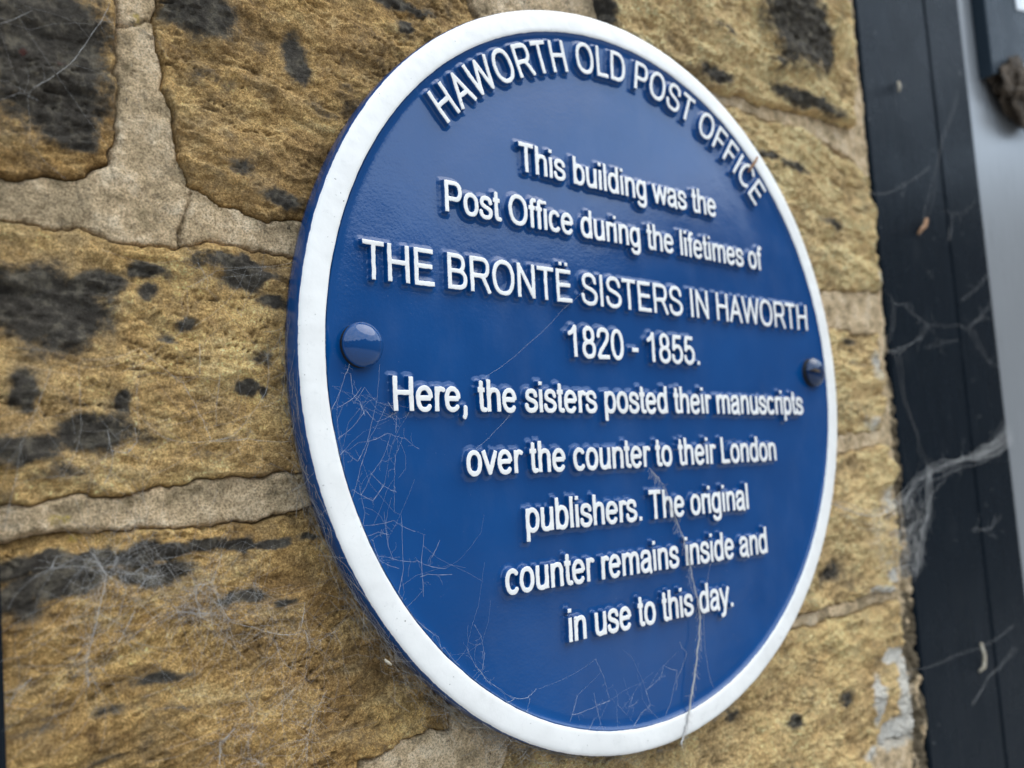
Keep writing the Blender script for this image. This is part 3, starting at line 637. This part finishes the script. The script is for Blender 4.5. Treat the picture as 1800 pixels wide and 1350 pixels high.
# fixings
def rivet(cx, cy, r, hgt, label, slot):
    pr = [(0.02, ZF + hgt)]
    for k in range(1, 13):
        t = k / 12 * math.radians(74)
        pr.append((r * math.sin(t) / math.sin(math.radians(74)), ZF + 3.6 + (hgt - 3.6) * (math.cos(t) - math.cos(math.radians(74))) / (1 - math.cos(math.radians(74)))))
    pr += [(r * 1.01, ZF + 3.2), (r * 0.99, ZF + 2.8), (r * 0.90, ZF + 2.6)]
    o = lathe('rivet', pr, 96, M_GLOSS_DARK if slot else M_GLOSS, plaque, cx, cy)
    w_ = lathe('shade_collar', [(r * 0.9, ZF + 2.75), (r * 0.965, ZF + 2.6), (r * 0.975, ZF + 1.2), (r * 1.0, ZF + 0.3), (r * 1.0, ZF - 0.3)], 72, M_RIVET_SHADE, None, cx, cy)  # added black collar that paints in the shade under the rivet head
    w_.parent = o
    tag(o, label)
    return o
rivet(-149.5, 3.4, 8.5, 7.4, 'smooth domed blue rivet head by the left side of the rim', False)
rv = rivet(152.2, 4.0, 8.5, 7.0, 'domed rivet head with a dark chipped slot by the right side of the rim', True)
b = MB()
b.prism([(143.6, 4.6), (151.5, 3.2), (152.3, 4.6), (147.5, 5.6)], ZF + 5.0, ZF + 7.1)
o = b.build('paint_chip', M_DIRT); o.parent = rv; o.matrix_parent_inverse = rv.matrix_world.inverted()
o.matrix_parent_inverse = Matrix.Translation(-plaque.location) if False else Matrix.Identity(4)

# ------------------------------------------------------------------ raised lettering
def arc(cx, cy, rx, ry, a0, a1, n=26, p=2.25):
    r = []
    for k in range(n + 1):
        a = math.radians(a0 + (a1 - a0) * k / n)
        c, s = math.cos(a), math.sin(a)
        r.append((cx + rx * math.copysign(abs(c) ** (2 / p), c), cy + ry * math.copysign(abs(s) ** (2 / p), s)))
    return r

def spl(pts, n=5):
    P = [pts[0]] + list(pts) + [pts[-1]]
    r = []
    for i in range(1, len(P) - 2):
        for k in range(n):
            t = k / n
            r.append(tuple(0.5 * (2 * P[i][j] + (P[i + 1][j] - P[i - 1][j]) * t + (2 * P[i - 1][j] - 5 * P[i][j] + 4 * P[i + 1][j] - P[i + 2][j]) * t * t + (3 * P[i][j] - P[i - 1][j] - 3 * P[i + 1][j] + P[i + 2][j]) * t ** 3) for j in (0, 1)))
    return r + [pts[-1]]

_eE = [[(122, 0), (122, 716)], [(122, 673), (605, 673)], [(122, 375), (570, 375)], [(122, 43), (620, 43)]]
_arch = [(447, 0), (447, 320), (440, 400), (395, 466), (300, 484), (205, 466), (145, 410), (112, 320)]
GLYPH = {
'A': (667, [[(48, 0), (333, 672), (619, 0)], [(150, 255), (517, 255)]]),
'B': (667, [[(122, 0), (122, 716)], [(122, 673)] + arc(365, 522, 165, 151, 90, -90) + [(122, 371)], [(122, 371)] + arc(385, 207, 195, 164, 90, -90) + [(122, 43)]]),
'C': (722, [arc(385, 358, 290, 323, 36, 324, 40)]),
'D': (722, [[(122, 0), (122, 716)], [(122, 673)] + arc(335, 358, 290, 315, 90, -90, 30) + [(122, 43)]]),
'E': (667, _eE),
'Ë': (667, _eE + [[(240, 800), (240, 872)], [(455, 800), (455, 872)]]),
'F': (611, [[(124, 0), (124, 716)], [(124, 673), (565, 673)], [(124, 350), (510, 350)]]),
'H': (722, [[(124, 0), (124, 716)], [(598, 0), (598, 716)], [(124, 380), (598, 380)]]),
'I': (278, [[(139, 0), (139, 716)]]),
'L': (556, [[(118, 0), (118, 716)], [(118, 43), (520, 43)]]),
'N': (722, [[(121, 0), (121, 716)], [(598, 0), (598, 716)], [(128, 668), (591, 48)]]),
'O': (778, [arc(388, 358, 297, 323, 0, 360, 56)]),
'P': (667, [[(122, 0), (122, 716)], [(122, 673)] + arc(405, 491, 175, 182, 90, -90) + [(122, 309)]]),
'R': (722, [[(122, 0), (122, 716)], [(122, 673)] + arc(440, 503, 175, 170, 90, -90) + [(122, 333)], spl([(375, 333), (455, 300), (535, 190), (650, 0)])]),
'S': (667, [spl([(570, 500), (530, 610), (440, 668), (330, 682), (215, 662), (140, 598), (124, 520), (160, 440), (250, 395), (370, 362), (490, 322), (572, 262), (590, 185), (548, 98), (460, 47), (340, 33), (215, 50), (120, 115), (88, 230)])]),
'T': (611, [[(305, 0), (305, 716)], [(24, 673), (587, 673)]]),
'W': (944, [[(52, 716), (252, 48), (472, 668), (692, 48), (892, 716)]]),
'a': (556, [spl([(88, 372), (120, 445), (190, 482), (275, 488), (375, 470), (430, 405), (434, 320), (434, 130), (445, 60), (470, 0)]), spl([(432, 310), (330, 285), (215, 266), (118, 228), (82, 145), (115, 65), (200, 32), (305, 45), (390, 105), (432, 200)])]),
'b': (556, [[(108, 0), (108, 716)], arc(293, 259, 186, 227, 0, 360, 44)]),
'c': (500, [arc(268, 259, 186, 228, 38, 322, 36)]),
'd': (556, [[(448, 0), (448, 716)], arc(263, 259, 186, 227, 0, 360, 44)]),
'e': (556, [[(88, 275), (472, 275)], arc(279, 259, 195, 228, 4, 325, 44)]),
'f': (278, [spl([(140, 0), (140, 250), (140, 560), (155, 640), (205, 678), (278, 672)]), [(15, 480), (262, 480)]]),
'g': (556, [spl([(448, 519), (448, 300), (448, -20), (430, -110), (365, -162), (270, -172), (170, -155), (108, -95)]), arc(263, 259, 186, 227, 0, 360, 44)]),
'h': (556, [[(110, 0), (110, 716)], spl(_arch)]),
'i': (222, [[(111, 0), (111, 519)], [(111, 632), (111, 716)]]),
'l': (222, [[(111, 0), (111, 716)]]),
'm': (833, [[(110, 0), (110, 519)], spl([(416, 0), (416, 330), (405, 410), (365, 466), (285, 484), (200, 466), (142, 410), (112, 320)]), spl([(722, 0), (722, 330), (712, 410), (672, 466), (592, 484), (506, 466), (448, 410), (418, 320)])]),
'n': (556, [[(110, 0), (110, 519)], spl(_arch)]),
'o': (556, [arc(278, 259, 196, 228, 0, 360, 48)]),
'p': (556, [[(108, -200), (108, 519)], arc(293, 259, 186, 227, 0, 360, 44)]),
'r': (333, [[(110, 0), (110, 519)], spl([(112, 300), (130, 400), (178, 462), (245, 478), (325, 455)])]),
's': (500, [spl([(418, 372), (385, 450), (310, 485), (230, 487), (140, 465), (99, 395), (120, 325), (215, 282), (325, 250), (408, 205), (425, 130), (370, 60), (265, 33), (155, 42), (85, 90), (64, 165)])]),
't': (278, [spl([(130, 672), (130, 400), (130, 150), (145, 68), (190, 40), (262, 45)]), [(15, 480), (258, 480)]]),
'u': (556, [[(446, 0), (446, 519)], spl([(109, 519), (109, 200), (118, 112), (165, 50), (255, 34), (350, 55), (412, 115), (444, 205)])]),
'v': (500, [[(34, 519), (250, 40), (466, 519)]]),
'w': (722, [[(34, 519), (190, 40), (361, 478), (532, 40), (688, 519)]]),
'y': (500, [[(34, 519), (252, 20)], spl([(466, 519), (360, 270), (252, 20), (208, -100), (160, -160), (70, -165)])]),
'0': (556, [arc(278, 352, 195, 318, 0, 360, 48)]),
'1': (556, [[(330, 0), (330, 716)], spl([(325, 690), (270, 615), (190, 560), (112, 528)])]),
'2': (556, [spl([(92, 510), (115, 612), (190, 672), (285, 680), (390, 660), (450, 592), (452, 510), (410, 415), (300, 300), (170, 175), (98, 43)]), [(80, 43), (502, 43)]]),
'5': (556, [[(470, 665), (160, 665), (118, 350)], spl([(118, 350), (190, 412), (290, 434), (395, 402), (462, 322), (472, 220), (432, 112), (350, 50), (260, 34), (160, 60), (102, 115), (82, 195)])]),
'8': (556, [arc(278, 524, 158, 156, 0, 360, 40), arc(278, 200, 194, 166, 0, 360, 40)]),
'-': (333, [[(40, 262), (293, 262)]]),
'.': (278, [[(139, 0), (139, 92)]]),
',': (278, [spl([(139, 92), (139, 10), (128, -70), (92, -130)])]),
' ': (278, []),
}
ROUND = set('OCSabcdegopqs0258')

def stroke_sdf(X, Y, pts, hw):
    """Distance to a stroke of half width hw with square ends and round turns."""
    best = np.full(X.shape, 1e9)
    n = len(pts) - 1
    closed = math.hypot(pts[0][0] - pts[-1][0], pts[0][1] - pts[-1][1]) < 1e-3
    for i in range(n):
        ax, ay = pts[i]; bx, by = pts[i + 1]
        L = math.hypot(bx - ax, by - ay)
        if L < 1e-6: continue
        ex, ey = (bx - ax) / L, (by - ay) / L
        u = (X - ax) * ex + (Y - ay) * ey
        v = np.abs((X - ax) * -ey + (Y - ay) * ex)
        cap0, cap1 = (i == 0 and not closed), (i == n - 1 and not closed)
        over = np.maximum(-u, u - L)
        cap = np.hypot(np.maximum(over, 0), v) - hw
        if cap0 or cap1:
            q1, q2 = over, v - hw
            box = np.hypot(np.maximum(q1, 0), np.maximum(q2, 0)) + np.minimum(np.maximum(q1, q2), 0)
            side = (u < 0.5 * L) if (cap0 and not cap1) else ((u >= 0.5 * L) if (cap1 and not cap0) else np.ones(u.shape, bool))
            cap = np.where(side, box, cap)
        best = np.minimum(best, cap)
    return best

def advances(text, sx, em, track=0.0):
    x, pos = 0.0, []
    for ch in text:
        pos.append(x)
        x += GLYPH[ch][0] * em / 1000 * sx + track
    return pos, x

H_LET = 2.9
def text_mesh(text, place, cap, sx, stroke, bounds, step=0.22):
    """place(i, glyph) -> (ox, oy, angle) of each letter's origin on the plaque."""
    em = cap / 0.716
    x0, x1, y0, y1 = bounds
    xs = np.arange(x0, x1, step); ys = np.arange(y0, y1, step)
    X, Y = np.meshgrid(xs, ys)
    D = np.full(X.shape, 50.0)
    jx = 0.10 * fbm(X / 2.6, Y / 2.6, 71, 2) + 0.12 * fbm(X / 9, Y / 9, 75, 2)
    jy = 0.10 * fbm(X / 2.6, Y / 2.6, 72, 2) + 0.12 * fbm(X / 9, Y / 9, 76, 2)
    hw = stroke / 2
    for i, ch in enumerate(text):
        adv, strokes = GLYPH[ch]
        if not strokes: continue
        ox, oy, ang = place(i, ch)
        ca, sa = math.cos(ang), math.sin(ang)
        wgl = adv * em / 1000 * sx
        R = math.hypot(wgl / 2, em * 0.6) + 5
        mx = ox + ca * wgl / 2 - sa * em * 0.3; my = oy + sa * wgl / 2 + ca * em * 0.3
        i0, i1 = max(0, int((mx - R - x0) / step)), min(len(xs), int((mx + R - x0) / step) + 1)
        k0, k1 = max(0, int((my - R - y0) / step)), min(len(ys), int((my + R - y0) / step) + 1)
        if i1 <= i0 or k1 <= k0: continue
        sl = (slice(k0, k1), slice(i0, i1))
        Xa, Ya = X[sl] + jx[sl] - ox, Y[sl] + jy[sl] - oy
        Lx, Ly = Xa * ca + Ya * sa, -Xa * sa + Ya * ca
        for st in strokes:
            pts = [(px * em / 1000 * sx, py * em / 1000) for px, py in st]
            D[sl] = np.minimum(D[sl], stroke_sdf(Lx, Ly, pts, hw))
    d = D - 0.06
    wall_ = 1 - np.clip((d - 0.02) / 0.5, 0, 1)
    fil = np.clip(1 - d / 3.0, 0, 1) ** 1.5
    fil = np.where(d < 0, 1.0, fil)
    hgt = 0.79 * wall_ + 0.21 * fil
    crown = 0.05 * np.clip(-d / hw, 0, 1)
    Z = ZF + dish(np.hypot(X, Y)) - 0.07 + H_LET * hgt + crown + 0.03 * fbm(X / 2, Y / 2, 91, 2)
    for _ in range(1):
        Z[1:-1, 1:-1] = 0.8 * Z[1:-1, 1:-1] + 0.05 * (Z[:-2, 1:-1] + Z[2:, 1:-1] + Z[1:-1, :-2] + Z[1:-1, 2:])
    return grid_mesh('text_line', X, Y, Z, D < 3.2, {'shoulder': D})

# text, left edge, right edge, baseline, capital height, stroke (mm)
LINES = [
    ('This building was the', -69.2, 70.2, 86.3, 13.4, 1.88),
    ('Post Office during the lifetimes of', -109.2, 109.0, 61.2, 13.4, 1.9),
    ('THE BRONTË SISTERS IN HAWORTH', -149.4, 148.6, 28.9, 15.1, 1.85),
    ('1820 - 1855.', -45.4, 46.6, 4.0, 14.6, 1.98),
    ('Here, the sisters posted their manuscripts', -137.0, 137.2, -21.2, 13.4, 1.98),
    ('over the counter to their London', -104.4, 106.8, -47.0, 13.4, 1.98),
    ('publishers. The original', -75.2, 78.2, -71.9, 13.6, 1.98),
    ('counter remains inside and', -87.6, 91.6, -96.0, 13.8, 1.98),
    ('in use to this day.', -54.6, 58.8, -119.8, 13.8, 1.98),
]
LINE_LABELS = dict(zip([l[0] for l in LINES], (
    'topmost straight line of raised white lettering', 'second straight line of raised white lettering',
    'widest line of raised white capitals', 'short line of raised white dates',
    'longest lower case line, starting with a capital and a comma', 'line of raised white lettering ending in a city name',
    'line of raised white lettering with a full stop in its middle', 'second lowest line of raised white lettering',
    'lowest line of raised white lettering')))
for text, xl, xr, base, cap, stroke in LINES:
    em = cap / 0.716
    lsb = min(p[0] for s in GLYPH[text[0]][1] for p in s) / 1000
    rsb = max(p[0] for s in GLYPH[text[-1]][1] for p in s) / 1000
    pos1, _ = advances(text, 1.0, em)
    span1 = pos1[-1] + rsb * em - lsb * em
    sx = (xr - xl - stroke) / span1
    pos, _ = advances(text, sx, em)
    start = xl + stroke / 2 - lsb * em * sx
    me = text_mesh(text, lambda i, ch: (start + pos[i], base, 0.0), cap, sx, stroke, (xl - 5, xr + 5, base - 10, base + cap + 8))
    o = link('text_line', me, M_LETTER, plaque)
    tag(o, LINE_LABELS[text])

text, cap, sx, stroke, rb = 'HAWORTH OLD POST OFFICE', 14.8, 0.80, 1.9, 145.2
em = cap / 0.716
pos, tot = advances(text, sx, em)
widths = [GLYPH[c][0] * em / 1000 * sx for c in text]
a_first, a_last = math.radians(-47.0), math.radians(47.3)
first_x = 124 * em / 1000 * sx - stroke / 2
last_x = pos[-1] + 625 * em / 1000 * sx
k = (a_last - a_first) / (last_x - first_x)
def arc_place(i, ch):
    mid = a_first + (pos[i] + widths[i] / 2 - first_x) * k
    ox = rb * math.sin(mid) - math.cos(mid) * widths[i] / 2
    oy = rb * math.cos(mid) + math.sin(mid) * widths[i] / 2
    return ox, oy, -mid
me = text_mesh(text, arc_place, cap, sx, stroke, (-128, 128, 88, 166))
tag(link('text_line', me, M_LETTER, plaque), 'curved line of raised white capitals under the top of the rim')

# ------------------------------------------------------------------ cobwebs and debris
rs = np.random.RandomState(11)
def wob_line(pts2, z, zj, amp, sub=5):
    """Resample a traced thread with a little sag and kink."""
    out = []
    zz = [z + rs.uniform(-zj, zj) for _ in pts2]
    for i in range(len(pts2) - 1):
        for k in range(sub):
            t = k / sub
            s = 0 if k == 0 else 1
            out.append((pts2[i][0] * (1 - t) + pts2[i + 1][0] * t + s * rs.normal(0, amp), pts2[i][1] * (1 - t) + pts2[i + 1][1] * t + s * rs.normal(0, amp) - 0.035 * math.dist(pts2[i], pts2[i + 1]) * 4 * t * (1 - t), zz[i] * (1 - t) + zz[i + 1] * t))
    out.append((pts2[-1][0], pts2[-1][1], zz[-1]))
    return out

def fibre(mb, p, L, a, r, zj=0.5, bend=0.35):
    """One curved loose fibre that starts at p."""
    pts, q = [tuple(p)], list(p)
    k = rs.normal(0, bend)
    for _ in range(4):
        a += k + rs.normal(0, 0.25)
        q = [q[0] + L / 4 * math.cos(a), q[1] + L / 4 * math.sin(a), q[2] + rs.normal(0, zj)]
        pts.append(tuple(q))
    mb.tube(pts, r, 3)

def web(name, lines, z, zj, r0, r1, mat, label, amp=0.07, side=2, fuzz=0.6, floor=-99, reach=8, haze=0):
    mb = MB()
    done = []
    for l in lines:
        w = wob_line(l, z, zj, amp)
        r = rs.uniform(r0, r1)
        if done:                                            # tie the thread to the rest of the web
            allp = [p for d_ in done for p in d_]
            best = min(((p, q) for p in (w[0], w[-1], w[len(w) // 2]) for q in allp), key=lambda t: math.dist(t[0], t[1]))
            if math.dist(*best) > 0.3:
                mb.tube(wob_line([best[0][:2], best[1][:2]], z, zj * 0.3, amp * 1.5, 6), r0 * 0.5, 3)
        done.append(w)
        ph = rs.uniform(0, 6)
        mb.tube(w, lambda i: r * (0.55 + 0.5 * abs(math.sin(i * 1.3 + ph)) + (0.9 if math.sin(i * 2.9 + ph) > 0.93 else 0)), 4)
        for p in w[1:-1]:
            if rs.rand() < fuzz:
                for _ in range(side):
                    fibre(mb, p, abs(rs.normal(0, reach * 0.5)) + 0.8, rs.uniform(0, 2 * math.pi), r0 * 0.6)
    if haze:                                                # many faint fibres between the main threads
        allp = [p for d_ in done for p in d_]
        for _ in range(haze):
            p = allp[rs.randint(len(allp))]
            fibre(mb, p, rs.uniform(6, 34), rs.uniform(0, 2 * math.pi), r0 * 0.62, 0.25, 0.22)
    return tag(mb.build(name, mat), label, 'cobweb')

left = [l for l in WALLWEB if l[0][1] > -40]
low = [l for l in WALLWEB if l[0][1] <= -40]
web('cobweb', left, -9.5, 1.5, 0.026, 0.055, M_WEB, 'loose grey cobweb threads across the stone left of the plaque', haze=90, fuzz=0.3, side=1, reach=6)
web('cobweb', low, -9.5, 2.0, 0.03, 0.07, M_WEB, 'tangled grey cobweb on the sooty stone at lower left', haze=420, side=3, fuzz=0.6, reach=9)
web('cobweb', RIVWEB, 0.4, 1.6, 0.02, 0.036, M_WEB_FINE, 'fine torn cobweb inside the lower left of the white rim below the domed rivet', haze=60, fuzz=0.25, side=2, reach=4)
for l, lab in zip(THREAD, ('longest fine silk thread, slanting across the middle of the plaque below its widest line',
                           'short fine silk thread slanting down to the word over on the plaque',
                           'fine silk thread from the right side rim to the word London')):
    mb = MB()
    mb.tube(wob_line(l, 0.5, 0.3, 0.02, 3), 0.02, 4)
    tag(mb.build('silk_thread', M_WEB_FINE), lab, 'cobweb')

# thick dusty strand at lower right
mb = MB()
w = wob_line(STRAND, 0.6, 0.5, 0.28, 5)
mb.tube(w, lambda i: 0.035 + 0.13 * abs(math.sin(i * 0.9)) * abs(math.sin(i * 0.37)) + 0.30 * min(1, i / 66) ** 1.8, 6)
for p in w:
    for _ in range(4):
        fibre(mb, p, rs.uniform(1.5, 6), rs.normal(-1.55, 0.3), 0.035, 0.3, 0.12)
for l in STRANDF:
    mb.tube(wob_line(l, 0.8, 0.5, 0.3, 3), 0.045, 3)
tag(mb.build('cobweb', M_DUST), 'thick dust-laden cobweb strand hanging down the lower right of the plaque over the rim', 'cobweb')

# fuzzy nest of old silk under the lower left edge of the plaque
mb = MB()
for k in range(1500):
    a = math.radians(rs.uniform(176, 296))
    dens = math.exp(-((math.degrees(a) - 232) / 30) ** 2)
    if rs.rand() > 0.25 + dens: continue
    r = 175.6 + abs(rs.normal(0, 0.8 + 4.5 * dens * rs.rand()))
    p = np.array([r * math.cos(a), r * math.sin(a), rs.uniform(-12.5, -1.5) - 0.25 * (r - 175)])
    t = a + rs.choice((-1, 1)) * rs.normal(0.5 * math.pi, 0.45)
    L = rs.uniform(3, 13)
    d0 = np.array([math.cos(t), math.sin(t), rs.normal(0, 0.25)])
    c = np.array([math.cos(t + 1.5), math.sin(t + 1.5), 0]) * rs.normal(0, 2.0)
    pts = [p + d0 * L * u + c * u * (1 - u) * 2 for u in (0, 0.3, 0.6, 1)]
    pts = [(q[0], q[1], max(q[2], -15)) if math.hypot(q[0], q[1]) > 175.8 else tuple(np.array([q[0], q[1], 0]) / math.hypot(q[0], q[1]) * 175.9 * np.array([1, 1, 0]) + np.array([0, 0, q[2]])) for q in pts]
    mb.tube(pts, rs.uniform(0.025, 0.065), 3)
tag(mb.build('cobweb', M_WEB_DARK), 'dirty brown cobweb fuzz packed between the lower left edge of the plaque and the stone', 'cobweb')

# bridge of silk from the wall to the door frame
mb = MB()
for j, l in enumerate(RWEB):
    heavy = j in (0, 1, 5)
    for rep in range(8 if heavy else 2):
        off = rs.normal(0, 2.8 if heavy else 0.5, 2)
        l2 = [(x + off[0] * math.sin(math.pi * (0.1 + 0.8 * i / max(1, len(l) - 1))) + rs.normal(0, 0.9 if heavy else 0.3), y + off[1] + rs.normal(0, 0.9 if heavy else 0.3)) for i, (x, y) in enumerate(l)]
        mb.tube(wob_line(l2, -3.5, 2.5, 0.35, 3), rs.uniform(0.03, 0.08) if heavy else rs.uniform(0.02, 0.05), 3)
        for q_ in l2[1:-1]:
            if rs.rand() < 0.5:
                fibre(mb, (q_[0], q_[1], -3.5), rs.uniform(4, 16), rs.uniform(0, 6.28), 0.03, 0.8, 0.5)
vx = [p[0] for p in VEIL]; vy = [p[1] for p in VEIL]
cxv, cyv = sum(vx) / len(vx), sum(vy) / len(vy)
for k in range(300):
    i = rs.randint(len(VEIL)); f = rs.uniform(0, 1) ** 0.5; t = rs.uniform(0, 1)
    a_, b_ = VEIL[i], VEIL[(i + 1) % len(VEIL)]
    x = cxv + f * (a_[0] * (1 - t) + b_[0] * t - cxv); y = cyv + f * (a_[1] * (1 - t) + b_[1] * t - cyv)
    a = rs.uniform(0, math.pi); L = rs.uniform(5, 18)
    z = -4 + rs.normal(0, 1.2)
    mb.tube([(x - L / 2 * math.cos(a), y - L / 2 * math.sin(a), z), (x + rs.normal(0, 1), y + rs.normal(0, 1), z + rs.normal(0, .6)), (x + L / 2 * math.cos(a), y + L / 2 * math.sin(a), z)], rs.uniform(0.025, 0.06), 3)
tag(mb.build('cobweb', M_WEB), 'dusty cobweb bridging from the wall edge across the dark door frame on the right', 'cobweb')

# small dry bits caught on the silk and paint
def stalk(pts, r, mat, label, cat, name):
    mb = MB()
    n = len(pts)
    mb.tube(pts, lambda i: r * (0.45 + 0.75 * math.sin(math.pi * (0.15 + 0.7 * i / (n - 1)))), 7)
    tag(mb.build(name, mat, None, True), label, cat)
stalk([(326, 116, -10.6), (331, 120.5, -10.0), (337, 123.5, -10.2), (342, 130, -10.6)], 1.5, M_TWIG, 'short orange brown stalk stuck to the dark door frame', 'stalk', 'stalk')
stalk([(100.8, 117.5, 1.2), (104, 121, 1.6), (107.5, 124.5, 1.8), (110, 128, 1.9)], 0.7, M_TWIG, 'tiny reddish stalk lying across the curved lettering near the rim at right', 'stalk', 'stalk')
stalk([(319, 233, -10.5), (318.2, 229, -9.6), (317.8, 225, -10.2)], 1.2, M_HUSK, 'pale oval husk stuck high on the dark door frame', 'husk', 'husk')
stalk([(357, -187, -10.8), (358, -196, -9.6), (356.5, -204, -10.2), (350, -206, -10.8)], 1.2, M_HUSK, 'bent pale husk stuck low on the dark door frame', 'husk', 'husk')
stalk([(-143.6, -112.0, -2.0), (-142.2, -113.4, -1.6), (-140.8, -114.4, -1.9)], 0.5, M_HUSK, 'tiny white husk in the fine cobweb beside the lower left rim', 'husk', 'husk')
